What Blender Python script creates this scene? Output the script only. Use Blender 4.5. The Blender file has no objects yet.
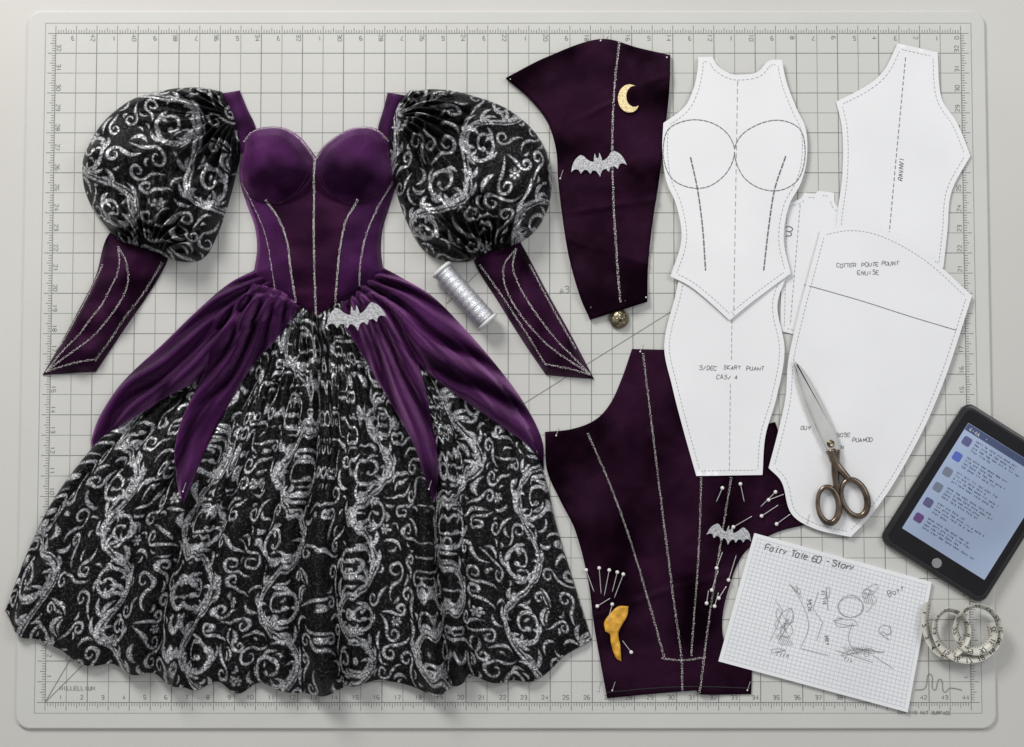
import bpy, math, random
import numpy as np
from mathutils import Vector
from mathutils.bvhtree import BVHTree
from mathutils.geometry import delaunay_2d_cdt
random.seed(7); np.random.seed(7)
S=0.0015; D=2000.0; TH=math.radians(4.0); cT,sT=math.cos(TH),math.sin(TH)
scene=bpy.context.scene; COL=scene.collection
# ---- plan <-> table coordinates (table plane seen by a camera tilted 4 degrees)
def W(x,y):
    a=np.asarray(x,float)-512.0; b=373.5-np.asarray(y,float)
    rz=b*sT-D*cT; t=-(D*cT)/rz
    return a*t, -D*sT+(b*cT+D*sT)*t
def P(X,Y):
    vy=Y+D*sT; vz=-D*cT
    f=vy*sT-vz*cT; u=vy*cT+vz*sT
    return 512+D*X/f, 373.5-D*u/f
# ---------------- materials
def mat_base(name):
    m=bpy.data.materials.new(name); m.use_nodes=True
    nt=m.node_tree; b=nt.nodes['Principled BSDF']
    return m,nt,b
def N(nt,t,**k):
    n=nt.nodes.new(t)
    for a,v in k.items(): setattr(n,a,v)
    return n
def coords(nt):
    g=N(nt,'ShaderNodeNewGeometry'); return g.outputs['Position']
def noise(nt,scale,detail=3,rough=0.5,dist=0.0):
    n=N(nt,'ShaderNodeTexNoise'); n.inputs['Scale'].default_value=scale
    n.inputs['Detail'].default_value=detail; n.inputs['Roughness'].default_value=rough; n.inputs['Distortion'].default_value=dist
    nt.links.new(coords(nt),n.inputs['Vector']); return n
def ramp(nt,src,c0,c1,p0=0.3,p1=0.7):
    r=N(nt,'ShaderNodeValToRGB'); e=r.color_ramp.elements
    e[0].position=p0;e[1].position=p1;e[0].color=(*c0,1);e[1].color=(*c1,1)
    nt.links.new(src,r.inputs['Fac']); return r
def bump(nt,b,src,dist,strength=1.0,prev=None):
    u=N(nt,'ShaderNodeBump'); u.inputs['Distance'].default_value=dist; u.inputs['Strength'].default_value=strength
    nt.links.new(src,u.inputs['Height'])
    if prev: nt.links.new(prev.outputs['Normal'],u.inputs['Normal'])
    nt.links.new(u.outputs['Normal'],b.inputs['Normal']); return u
def simple(name,c0,c1,scale,rough,metal=0,bd=0,bs=400,spec=0.5,det=3):
    m,nt,b=mat_base(name)
    r=ramp(nt,noise(nt,scale,det).outputs['Fac'],c0,c1)
    nt.links.new(r.outputs['Color'],b.inputs['Base Color'])
    b.inputs['Roughness'].default_value=rough; b.inputs['Metallic'].default_value=metal
    b.inputs['Specular IOR Level'].default_value=spec
    if bd: bump(nt,b,noise(nt,bs,4).outputs['Fac'],bd)
    return m
def velvet(name,c0,c1,sheen,tint,rough=0.75,stn=(0.8,0.4,0.9),spec=0.5,nsc=13,bd=0.003):
    # 'nap' attribute = darkening: brushed pile patches, plus shade painted into bodice and drapes
    m,nt,b=mat_base(name)
    n1=noise(nt,nsc,3,0.5,0.6); n2=noise(nt,800,2,0.6)
    mx=N(nt,'ShaderNodeMath',operation='MULTIPLY_ADD'); mx.inputs[1].default_value=0.55
    nt.links.new(n2.outputs['Fac'],mx.inputs[0]); 
    sb=N(nt,'ShaderNodeMath',operation='SUBTRACT'); sb.inputs[1].default_value=0.275
    nt.links.new(n1.outputs['Fac'],sb.inputs[0]); nt.links.new(sb.outputs[0],mx.inputs[2])
    r=ramp(nt,mx.outputs[0],c0,c1,0.30,0.76)
    at=N(nt,'ShaderNodeAttribute',attribute_name='nap_shade')
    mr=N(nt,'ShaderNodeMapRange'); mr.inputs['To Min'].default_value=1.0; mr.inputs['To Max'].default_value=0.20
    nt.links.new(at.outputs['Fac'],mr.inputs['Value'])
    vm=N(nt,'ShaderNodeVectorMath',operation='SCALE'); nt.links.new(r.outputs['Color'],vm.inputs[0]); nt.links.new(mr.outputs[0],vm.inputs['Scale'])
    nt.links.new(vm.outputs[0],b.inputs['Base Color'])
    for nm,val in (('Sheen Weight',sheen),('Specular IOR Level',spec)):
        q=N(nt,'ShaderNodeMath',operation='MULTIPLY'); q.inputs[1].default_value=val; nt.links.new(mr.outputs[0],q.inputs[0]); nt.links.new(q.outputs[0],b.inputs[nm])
    b.inputs['Roughness'].default_value=rough
    b.inputs['Specular Tint'].default_value=(*stn,1)
    b.inputs['Sheen Roughness'].default_value=0.3
    b.inputs['Sheen Tint'].default_value=(*tint,1)
    u=bump(nt,b,n2.outputs['Fac'],0.0014,0.8); bump(nt,b,noise(nt,30,2,0.4,0.4).outputs['Fac'],bd,0.6,u)
    return m
def glitter(name,lo,hi,scale,metal=0.7,rough=0.35,bd=0.0015):
    m,nt,b=mat_base(name)
    v=N(nt,'ShaderNodeTexVoronoi'); v.inputs['Scale'].default_value=scale; nt.links.new(coords(nt),v.inputs['Vector'])
    s=N(nt,'ShaderNodeSeparateColor'); nt.links.new(v.outputs['Color'],s.inputs[0])
    r=ramp(nt,s.outputs[0],lo,hi,0.1,0.9); nt.links.new(r.outputs['Color'],b.inputs['Base Color'])
    b.inputs['Metallic'].default_value=metal; b.inputs['Roughness'].default_value=rough
    bump(nt,b,v.outputs['Distance'],bd,0.8)
    return m
M={}
M['table']=simple('table_paint',(0.57,0.555,0.52),(0.60,0.585,0.55),3,0.6,bd=0.0002)
M['mat']=simple('mat_vinyl',(0.565,0.56,0.53),(0.60,0.595,0.565),5,0.5,bd=0.0003,bs=700)
M['ink_mat']=simple('mat_ink',(0.16,0.17,0.155),(0.24,0.25,0.235),200,0.7)
M['ink_soft']=simple('mat_ink_soft',(0.28,0.29,0.27),(0.35,0.36,0.34),200,0.7)
M['paper']=simple('pattern_paper',(0.78,0.78,0.79),(0.83,0.83,0.84),7,0.85,bd=0.00015,bs=200,spec=0.2)
M['pad']=simple('graph_paper',(0.78,0.79,0.80),(0.84,0.85,0.86),9,0.85,spec=0.2)
M['grid']=simple('graph_ink',(0.56,0.60,0.67),(0.63,0.66,0.71),200,0.8)
M['pencil']=simple('pencil_line',(0.04,0.04,0.045),(0.25,0.25,0.26),500,0.8)
M['pencil_soft']=simple('pencil_line_soft',(0.22,0.22,0.23),(0.45,0.45,0.46),500,0.8)
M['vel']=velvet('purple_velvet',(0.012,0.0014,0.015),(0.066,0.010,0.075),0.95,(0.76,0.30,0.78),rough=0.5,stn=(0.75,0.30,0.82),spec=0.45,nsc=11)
M['veld']=velvet('dark_purple_velvet',(0.004,0.0007,0.0036),(0.017,0.0026,0.014),0.25,(0.6,0.18,0.46),rough=0.5,stn=(0.7,0.25,0.55),spec=0.3,nsc=9,bd=0.006)
M['velm']=velvet('wine_purple_velvet',(0.006,0.0008,0.0060),(0.027,0.0035,0.024),0.42,(0.6,0.18,0.54),rough=0.5,stn=(0.75,0.25,0.65),spec=0.35,nsc=11)
M['bead']=simple('silver_bead',(0.55,0.52,0.48),(1.0,0.98,0.94),1200,0.25,metal=0.3)
M['bat']=glitter('silver_glitter',(0.28,0.28,0.29),(0.68,0.68,0.70),800,metal=0.4,rough=0.4,bd=0.0004)
M['gold']=glitter('gold_glitter',(0.62,0.45,0.20),(1.0,0.85,0.50),700,metal=0.3,bd=0.0006)
M['orange']=simple('golden_satin',(0.62,0.30,0.02),(0.82,0.44,0.05),120,0.4,bd=0.002,bs=120)
M['steel']=simple('steel',(0.74,0.73,0.71),(0.86,0.85,0.83),25,0.25,metal=0.65)
M['bronze']=simple('aged_bronze',(0.07,0.052,0.040),(0.26,0.20,0.155),50,0.25,metal=0.85)
M['brass']=glitter('antique_brass',(0.06,0.05,0.03),(0.42,0.36,0.24),260,metal=0.9)
M['pinhead']=simple('pearl_head',(0.75,0.74,0.70),(0.85,0.84,0.80),90,0.2)
M['black']=simple('black_plastic',(0.010,0.010,0.011),(0.016,0.016,0.018),90,0.3)
M['white']=simple('white_plastic',(0.72,0.72,0.70),(0.8,0.8,0.78),90,0.35)
M['tape']=simple('tape_vinyl',(0.58,0.56,0.49),(0.68,0.66,0.59),60,0.4)
M['tapeink']=simple('tape_ink',(0.03,0.03,0.03),(0.06,0.06,0.06),90,0.6)
M['button']=simple('home_button',(0.22,0.22,0.23),(0.28,0.28,0.29),90,0.3)
m,nt,b=mat_base('silver_thread'); 
r=ramp(nt,noise(nt,900,3).outputs['Fac'],(0.45,0.46,0.49),(0.92,0.93,0.97)); nt.links.new(r.outputs['Color'],b.inputs['Base Color'])
b.inputs['Metallic'].default_value=0.7; b.inputs['Roughness'].default_value=0.28
bump(nt,b,noise(nt,1200,2).outputs['Fac'],0.0006); M['thread']=m
def screen(name,col,e):
    m,nt,b=mat_base(name)
    r=ramp(nt,noise(nt,5,1).outputs['Fac'],tuple(c*0.72 for c in col),col)
    nt.links.new(r.outputs['Color'],b.inputs['Base Color']); nt.links.new(r.outputs['Color'],b.inputs['Emission Color'])
    b.inputs['Emission Strength'].default_value=e; b.inputs['Roughness'].default_value=0.15
    return m
M['screen']=screen('lit_screen',(0.31,0.38,0.52),0.28)
M['scr_dark']=screen('screen_text',(0.03,0.04,0.09),0.05)
M['scr_i1']=screen('icon_navy',(0.10,0.10,0.22),0.2)
M['scr_i2']=screen('icon_blue',(0.08,0.12,0.42),0.25)
M['scr_i3']=screen('icon_grey',(0.16,0.19,0.25),0.2)
M['scr_i4']=screen('icon_violet',(0.12,0.06,0.18),0.2)
M['scr_bar']=screen('screen_bar',(0.06,0.08,0.16),0.2)
# damask: scroll mask comes from a mesh attribute
m,nt,b=mat_base('damask_brocade')
at=N(nt,'ShaderNodeAttribute',attribute_name='scroll')
v=N(nt,'ShaderNodeTexVoronoi'); v.inputs['Scale'].default_value=430; nt.links.new(coords(nt),v.inputs['Vector'])
sp=N(nt,'ShaderNodeSeparateColor'); nt.links.new(v.outputs['Color'],sp.inputs[0])
sil=ramp(nt,sp.outputs[0],(0.10,0.10,0.103),(0.72,0.72,0.75),0.05,0.85)
el=sil.color_ramp.elements.new(1.0); el.color=(1,1,1,1)
blk=ramp(nt,sp.outputs[1],(0.002,0.002,0.0024),(0.035,0.035,0.038),0.7,1.0)
mx=N(nt,'ShaderNodeMix',data_type='RGBA')
nt.links.new(at.outputs['Fac'],mx.inputs[0]); nt.links.new(blk.outputs['Color'],mx.inputs[6]); nt.links.new(sil.outputs['Color'],mx.inputs[7])
nt.links.new(mx.outputs[2],b.inputs['Base Color'])
mm=N(nt,'ShaderNodeMath',operation='MULTIPLY'); mm.inputs[1].default_value=0.5; nt.links.new(at.outputs['Fac'],mm.inputs[0]); nt.links.new(mm.outputs[0],b.inputs['Metallic'])
b.inputs['Roughness'].default_value=0.38; b.inputs['Specular IOR Level'].default_value=0.14
u=bump(nt,b,v.outputs['Distance'],0.0012,0.6); bump(nt,b,at.outputs['Fac'],0.0008,0.5,u)
M['damask']=m
# ---------------- object helpers
ORG={}
def link(o): COL.objects.link(o)
def thing(name,label,cat,x,y,z=0,group=None):
    o=bpy.data.objects.new(name,None); o.empty_display_size=0.02
    X,Y=W(x,y); loc=Vector((float(X)*S,float(Y)*S,z*S)); o.location=loc; link(o); ORG[o.name]=loc
    o['label']=label;o['category']=cat
    if group:o['group']=group
    return o
def subpart(name,parent,x,y,z=0):
    o=bpy.data.objects.new(name,None); o.empty_display_size=0.02
    X,Y=W(x,y); loc=Vector((float(X)*S,float(Y)*S,z*S)); link(o)
    o.parent=parent; o.location=loc-ORG[parent.name]; ORG[o.name]=loc; return o
def make(name,v,faces,mat,parent=None,smooth=True,attr=None,label=None,cat=None,kind=None,up=False,an='scroll'):
    v=np.asarray(v,float); X,Y=W(v[:,0],v[:,1]); w=np.stack([X,Y,v[:,2]],1)*S
    c=(w.max(0)+w.min(0))/2; c[2]=w[:,2].min()
    me=bpy.data.meshes.new(name); w=w-c
    if isinstance(faces,np.ndarray):
        nf,k=faces.shape
        me.vertices.add(len(w)); me.vertices.foreach_set('co',w.astype(np.float32).ravel())
        me.loops.add(nf*k); me.loops.foreach_set('vertex_index',faces.astype(np.int32).ravel())
        me.polygons.add(nf); me.polygons.foreach_set('loop_start',np.arange(0,nf*k,k,dtype=np.int32))
        me.update(calc_edges=True); me.validate()
    else: me.from_pydata([tuple(q) for q in w],[],faces)
    me.polygons.foreach_set('use_smooth',[smooth]*len(me.polygons))
    if attr is not None:
        a=me.attributes.new(an,'FLOAT','POINT'); a.data.foreach_set('value',attr.astype(np.float32))
    me.update()
    if up:
        nn=np.zeros(len(me.polygons)*3); me.polygons.foreach_get('normal',nn)
        if nn[2::3].sum()<0: me.flip_normals()
    me.materials.append(mat)
    o=bpy.data.objects.new(name,me); link(o); loc=Vector(c)
    if parent: o.parent=parent; o.location=loc-ORG[parent.name]
    else: o.location=loc
    ORG[o.name]=loc
    if label:o['label']=label
    if cat:o['category']=cat
    if kind:o['kind']=kind
    return o
SURF=[]
def addsurf(v,f):
    SURF.append(BVHTree.FromPolygons([Vector(q) for q in v],[tuple(int(i) for i in q) for q in f]))
def surf(x,y,default=0.0):
    best=default
    for t in SURF:
        h=t.ray_cast(Vector((x,y,400)),Vector((0,0,-1)))
        if h[0] is not None and h[0].z>best: best=h[0].z
    return best
def smoothpath(pts,closed,step=2.0,corner=48):
    p=[np.array(q,float) for q in pts]; n=len(p)
    def crn(i):
        if not closed and (i==0 or i==n-1): return True
        a=p[i]-p[i-1]; b=p[(i+1)%n]-p[i]
        d=abs(math.degrees(math.atan2(a[0]*b[1]-a[1]*b[0],a@b))); return d>corner
    out=[]
    for i in range(n if closed else n-1):
        a=p[i];b=p[(i+1)%n]; seg=b-a; L=np.linalg.norm(seg)
        def tan(j,prev,nxt):
            if crn(j): return seg
            t=nxt-prev; t=t/(np.linalg.norm(t)+1e-9)*L; return t
        m0=tan(i,p[i-1],p[(i+1)%n]); m1=tan((i+1)%n,p[i],p[(i+2)%n])
        k=max(1,int(round(L/step)))
        for j in range(k):
            t=j/k;t2=t*t;t3=t2*t
            out.append((2*t3-3*t2+1)*a+(t3-2*t2+t)*m0+(-2*t3+3*t2)*b+(t3-t2)*m1)
    if not closed: out.append(p[-1])
    return np.array(out)
def inside(px,py,poly):
    r=np.zeros(px.shape,bool); n=len(poly)
    for i in range(n):
        x0,y0=poly[i];x1,y1=poly[(i+1)%n]
        if y0==y1: continue
        c=((y0>py)!=(y1>py))&(px<(x1-x0)*(py-y0)/(y1-y0)+x0); r^=c
    return r
def dist(px,py,poly):
    d=np.full(px.shape,1e9); n=len(poly)
    for i in range(n):
        a=poly[i];b=poly[(i+1)%n]; e=b-a; L=e@e+1e-12
        t=np.clip(((px-a[0])*e[0]+(py-a[1])*e[1])/L,0,1)
        d=np.minimum(d,np.hypot(px-a[0]-t*e[0],py-a[1]-t*e[1]))
    return d
_g={}
def vn(x,y,sc,seed=0):
    if seed not in _g: _g[seed]=np.random.RandomState(seed+100).rand(128,128)
    g=_g[seed]; x=np.asarray(x)/sc+300;y=np.asarray(y)/sc+300
    i=np.floor(x).astype(int);j=np.floor(y).astype(int);u=x-i;v=y-j;u=u*u*(3-2*u);v=v*v*(3-2*v)
    i0=i%128;i1=(i+1)%128;j0=j%128;j1=(j+1)%128
    return (g[i0,j0]*(1-u)+g[i1,j0]*u)*(1-v)+(g[i0,j1]*(1-u)+g[i1,j1]*u)*v
def cloth(name,outline,h,sp,mat,parent=None,thick=None,smoothp=True,surface=True,drape=False,sharp=False,nap_shade=None,**kw):
    ol=smoothpath(outline,True,sp if sp<4 else 4) if smoothp else smoothpath(outline,True,sp,corner=0)
    x0,y0=ol.min(0);x1,y1=ol.max(0)
    gx,gy=np.meshgrid(np.arange(x0,x1,sp),np.arange(y0,y1,sp*0.87)); gx=gx+(np.arange(gx.shape[0])%2)[:,None]*sp/2
    gx=gx.ravel();gy=gy.ravel(); k=inside(gx,gy,ol); gx=gx[k];gy=gy[k]; k=dist(gx,gy,ol)>sp*0.55; gx=gx[k];gy=gy[k]
    n=len(ol); pts=[Vector(q) for q in ol]+[Vector(q) for q in zip(gx,gy)]
    r=delaunay_2d_cdt(pts,[(i,(i+1)%n) for i in range(n)],[],1,1e-4,True)
    V=np.array([tuple(q) for q in r[0]]); F=np.array([f for f in r[2]])
    c=V[F].mean(1); F=F[inside(c[:,0],c[:,1],ol)]
    d=dist(V[:,0],V[:,1],ol); z=h(V[:,0],V[:,1],d)
    if drape: z=z+np.array([surf(a,b_) for a,b_ in V])
    v3=np.column_stack([V,z])
    if surface: addsurf(v3,F)
    e={}
    for f in F:
        for a,b_ in ((f[0],f[1]),(f[1],f[2]),(f[2],f[0])):
            if (b_,a) in e: del e[(b_,a)]
            else: e[(a,b_)]=1
    mp={};tp_={};low=[];walls=[]
    for (a,b_) in e:
        for q in (a,b_):
            if q not in mp:
                if sharp:
                    tp_[q]=len(v3)+len(low); low.append(tuple(v3[q]))
                else: tp_[q]=q
                mp[q]=len(v3)+len(low); zz=v3[q][2]-thick if thick else 0.0
                low.append((V[q][0],V[q][1],zz))
        walls.append((tp_[b_],tp_[a],mp[a],mp[b_]))
    v3=np.vstack([v3,np.array(low)])
    faces=[tuple(int(i) for i in f) for f in F]+[tuple(int(i) for i in w) for w in walls]
    if nap_shade is not None: kw['attr']=np.clip(nap_shade(v3[:,0],v3[:,1]),0,1); kw['an']='nap_shade'
    return make(name,v3,faces,mat,parent,up=True,**kw),ol
def ribbons(name,lines,width,mat,parent,z=None,off=0.35,**kw):
    V=[];F=[]
    for l in lines:
        l=np.array(l,float)
        if len(l)<2: continue
        t=np.gradient(l[:,:2],axis=0); t/=np.linalg.norm(t,axis=1)[:,None]+1e-9
        nn=np.column_stack([-t[:,1],t[:,0]])*width/2
        b=len(V)
        for i in range(len(l)):
            x,y=l[i,:2]; zz=(surf(x,y)+off) if z is None else z
            V.append((x+nn[i,0],y+nn[i,1],zz));V.append((x-nn[i,0],y-nn[i,1],zz))
            if i: F.append((b+2*i-2,b+2*i-1,b+2*i+1,b+2*i))
    if not V: return None
    return make(name,V,F,mat,parent,smooth=False,up=True,**kw)
def dashes(path,on,off,wob=0):
    L=np.r_[0,np.cumsum(np.hypot(*np.diff(path,axis=0).T))]; out=[];s=0
    while s<L[-1]:
        e=min(s+on,L[-1]); ss=np.linspace(s,e,max(2,int((e-s)/3)+1))
        out.append(np.column_stack([np.interp(ss,L,path[:,0]),np.interp(ss,L,path[:,1])])); s+=on+off
    return out
def ico():
    g=(1+5**.5)/2
    v=np.array([(-1,g,0),(1,g,0),(-1,-g,0),(1,-g,0),(0,-1,g),(0,1,g),(0,-1,-g),(0,1,-g),(g,0,-1),(g,0,1),(-g,0,-1),(-g,0,1)],float)
    v/=np.linalg.norm(v[0])
    f=[(0,11,5),(0,5,1),(0,1,7),(0,7,10),(0,10,11),(1,5,9),(5,11,4),(11,10,2),(10,7,6),(7,1,8),(3,9,4),(3,4,2),(3,2,6),(3,6,8),(3,8,9),(4,9,5),(2,4,11),(6,2,10),(8,6,7),(9,8,1)]
    return v,np.array(f)
IV,IF=ico()
def beads(name,paths,parent,rad=1.05,rows=2,step=2.0,mat=None,**kw):
    V=[];F=[];rs=random.Random(3)
    for pth in paths:
        pa=smoothpath(pth,False,2)
        L=np.r_[0,np.cumsum(np.hypot(*np.diff(pa,axis=0).T))]
        for s in np.arange(0,L[-1],step):
            x=np.interp(s,L,pa[:,0]);y=np.interp(s,L,pa[:,1])
            x2=np.interp(s+1,L,pa[:,0]);y2=np.interp(s+1,L,pa[:,1]); tx,ty=x2-x,y2-y; q=math.hypot(tx,ty)+1e-6; nx,ny=-ty/q,tx/q
            for k in range(rows):
                o=(k-(rows-1)/2)*rad*1.7+rs.uniform(-.3,.3); X=x+nx*o+rs.uniform(-.25,.25);Y=y+ny*o+rs.uniform(-.25,.25)
                r=rad*rs.uniform(0.55,1.15); z=surf(X,Y)+r*0.5
                F.append(IF+len(V)*12); V.append(IV*r+np.array([X,Y,z]))
    return make(name,np.vstack(V),np.vstack(F),mat or M['bead'],parent,smooth=False,**kw)
def tube(name,pts,rad,mat,parent,seg=12,closed=False,**kw):
    pts=np.array(pts,float);n=len(pts);V=[];F=[]
    rad=np.broadcast_to(rad,(n,))
    for i in range(n):
        a=pts[(i-1)%n] if closed or i>0 else pts[i]; b=pts[(i+1)%n] if closed or i<n-1 else pts[i]
        t=b-a;t/=np.linalg.norm(t)+1e-9; s=np.cross(t,(0,0,1.0)); 
        if np.linalg.norm(s)<1e-3:s=np.array([1.0,0,0])
        s/=np.linalg.norm(s);u=np.cross(s,t)
        for k in range(seg):
            q=2*math.pi*k/seg; V.append(pts[i]+rad[i]*(math.cos(q)*s+math.sin(q)*u))
    for i in range(n if closed else n-1):
        for k in range(seg):
            F.append((i*seg+k,i*seg+(k+1)%seg,((i+1)%n)*seg+(k+1)%seg,((i+1)%n)*seg+k))
    if not closed: F.append(tuple(range(seg))[::-1]);F.append(tuple((n-1)*seg+k for k in range(seg)))
    return make(name,V,F,mat,parent,**kw)
# ---- stroke lettering
FT={'A':"002640;1232",'B':"00063645443303;3342413000",'C':"4536160501103041",'D':"00062644422000",'E':"46060040;0333",'F':"460600;0333",'G':"45361605011030414323",
'H':"0006;4046;0343",'I':"2026",'J':"4641301001",'K':"0006;460340",'L':"060040",'M':"0006224640",'N':"00064046",'O':"100105163645413010",'P':"00063645443303",
'Q':"100105163645413010;2240",'R':"00063645443303;2340",'S':"45361605144342301001",'T':"0646;2620",'U':"060110304146",'V':"062046",'W':"0610233046",'X':"0046;0640",
'Y':"062346;2320",'Z':"06460040",'0':"100105163645413010",'1':"152620",'2':"05163645440040",'3':"05163645443313;3342413010",'4':"30360242",'5':"460603334241301001",
'6':"36160501103041423303",'7':"064610",'8':"1304051636454433130201103041423313",'9':"10304145361605041343",'-':"1333",'/':"0046",'.':"2021",
'a':"341403011030;343130",'e':"023233241403011030",'i':"2024;2526",'l':"262130",'o':"1001031434433010",'r':"1014;122434",'t':"262130;1434",'y':"0412;3410",'n':"0004;0324332030",'s':"34140332301000",' ':""}
def text(s,x,y,size,ang=0,jit=0.25,space=5.6):
    out=[];rs=random.Random(len(s)*7+int(x)); c,sn=math.cos(math.radians(ang)),math.sin(math.radians(ang)); u=size/6; px=0
    for ch in s:
        g=FT.get(ch,FT.get(ch.upper(),""))
        dy=rs.uniform(-jit,jit)*1.2; sl=0.12+rs.uniform(-.1,.1) if jit>.15 else 0; gs=1+rs.uniform(-.12,.12)*(jit>.15)
        for st in g.split(';'):
            if not st: continue
            l=[]
            for i in range(0,len(st)-1,2):
                yy_=int(st[i+1])*gs
                lx=(px+int(st[i])+sl*yy_+rs.uniform(-jit,jit))*u; ly=-(yy_+dy+rs.uniform(-jit,jit))*u
                l.append((x+lx*c-ly*sn,y+lx*sn+ly*c))
            if len(l)>1: out.append(l)
        px+=space*(1+rs.uniform(-.08,.08)*(jit>.15))
    return out
def textc(s,x,y,size,ang=0,**k):
    w=len(s)*5.6*size/6; c,sn=math.cos(math.radians(ang)),math.sin(math.radians(ang)); h=size/2
    return text(s,x-w/2*c-h*sn,y-w/2*sn+h*c,size,ang,**k)
# ---------------- setting: table
tv=[(-900,-900,-3.2),(1950,-900,-3.2),(1950,1600,-3.2),(-900,1600,-3.2)]
make('table_top',tv,[(0,1,2,3)],M['table'],smooth=False,kind='structure',up=True)
# ---------------- cutting mat
tl=W(28,11);tr=W(985,11);bl=W(15,722);br=W(997,736)
mx0=(tl[0]+bl[0])/2;mx1=(tr[0]+br[0])/2;my1=(tl[1]+tr[1])/2;my0=(bl[1]+br[1])/2
matO=thing('cutting_mat','large pale grey self-healing cutting mat printed with a ruled grid','cutting mat',512,373,-3.2)
rp=[];R=14
for cx,cy,a0 in ((mx1-R,my1-R,0),(mx0+R,my1-R,90),(mx0+R,my0+R,180),(mx1-R,my0+R,270)):
    for k in range(9):
        a=math.radians(a0+k*11.25); rp.append((cx+R*math.cos(a),cy+R*math.sin(a)))
pp=[P(*q) for q in rp]; n=len(pp)
inn=[P((mx0+mx1)/2+(a-(mx0+mx1)/2)*(1-1.2/490),(my0+my1)/2+(b-(my0+my1)/2)*(1-1.2/360)) for a,b in rp]
V=[(a,b,0) for a,b in inn]+[(a,b,-0.9) for a,b in pp]+[(a,b,-3.2) for a,b in pp]
F=[tuple(range(n))]+[(i,(i+1)%n,n+(i+1)%n,n+i) for i in range(n)]+[(n+i,n+(i+1)%n,2*n+(i+1)%n,2*n+i) for i in range(n)]
make('mat_sheet',V,F,M['mat'],matO,smooth=False)
gx0,gx1,gy0,gy1=mx0+29,mx1-25,my0+26,my1-23
nx=44;ny=33;cwx=(gx1-gx0)/nx;cwy=(gy1-gy0)/ny
hl=[];vl=[];hl2=[];vl2=[]
for j in range(ny+1):
    Y=gy0+j*cwy; (hl2 if j%2 and 0<j<ny else hl).append([P(X,Y) for X in np.linspace(gx0,gx1,12)])
for i in range(nx+1):
    X=gx0+i*cwx; (vl2 if i%2 and 0<i<nx else vl).append([P(X,Y) for Y in np.linspace(gy0,gy1,12)])
ribbons('printed_grid',hl,0.75,M['ink_mat'],matO,z=0.12)
ribbons('printed_grid',vl,0.75,M['ink_mat'],matO,z=0.2)
ribbons('printed_grid',hl2,0.62,M['ink_soft'],matO,z=0.12)
ribbons('printed_grid',vl2,0.62,M['ink_soft'],matO,z=0.2)
tk=[];nb=[[],[],[],[]]
for i in range(nx*8+1):
    X=gx0+i*cwx/8; L=8 if i%8==0 else (5.5 if i%4==0 else 3.5)
    tk.append([P(X,gy1),P(X,gy1+L)]);tk.append([P(X,gy0),P(X,gy0-L)])
    if i%8==0 and 0<i:
        x,y=P(X,gy1-5); k=i//8; nb[0]+=textc(str((nx-k)%10 if k%2 else nx-k),x-4,y,4,180 if k%2 else 90,jit=0)
        x,y=P(X,gy0+5); nb[1]+=textc(str(k),x-5,y,4,0,jit=0)
for j in range(ny*8+1):
    Y=gy0+j*cwy/8; L=8 if j%8==0 else (5.5 if j%4==0 else 3.5)
    tk.append([P(gx0,Y),P(gx0-L,Y)]);tk.append([P(gx1,Y),P(gx1+L,Y)])
    if j%8==0 and 0<j<ny*8:
        x,y=P(gx0+4.5,Y); nb[2]+=textc(str(j//8),x-1,y-5,4,90,jit=0)
        x,y=P(gx1-4.5,Y); nb[3]+=textc(str(j//8),x,y-5,4,-90,jit=0)
ribbons('ruler_ticks',tk,0.6,M['ink_mat'],matO,z=0.16)
o_=10.5
for l,zz in (([P(gx0-o_,gy0-o_),P(gx1+o_,gy0-o_)],.12),([P(gx0-o_,gy1+o_),P(gx1+o_,gy1+o_)],.12),([P(gx0-o_,gy0-o_),P(gx0-o_,gy1+o_)],.18),([P(gx1+o_,gy0-o_),P(gx1+o_,gy1+o_)],.18)):
    ribbons('border_line',[l],0.6,M['ink_soft'],matO,z=zz)
for q in nb: ribbons('ruler_numbers',q,0.6,M['ink_mat'],matO,z=0.28)
for i,(a,b,ang,L0,L) in enumerate(((gx0,gy0,45,0,150),(gx0,gy0,32,540,800),(gx0,gy0,45,560,700),(gx0,gy0,60,0,470))):
    c_,s_=math.cos(math.radians(ang)),math.sin(math.radians(ang))
    ribbons('angle_line',[[P(a+L0*c_,b+L0*s_),P(a+L*c_,b+L*s_)]],0.65,M['ink_mat'],matO,z=0.26+0.05*i)
for q in (text('MILLELLIUM',60,690,3.8,0,jit=.1),text('CUTTING MAT SURFACE',898,713.5,3,1,jit=.1),text('A3',560,294,6,-12)):
    ribbons('printed_text',q,0.55,M['ink_mat'],matO,z=0.6)
ribbons('ink_scribble',[smoothpath([(915,690),(925,688),(930,674),(934,690),(940,679),(944,692),(950,688),(962,690)],False,2,corner=170)],0.7,M['ink_mat'],matO,z=0.6)
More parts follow.
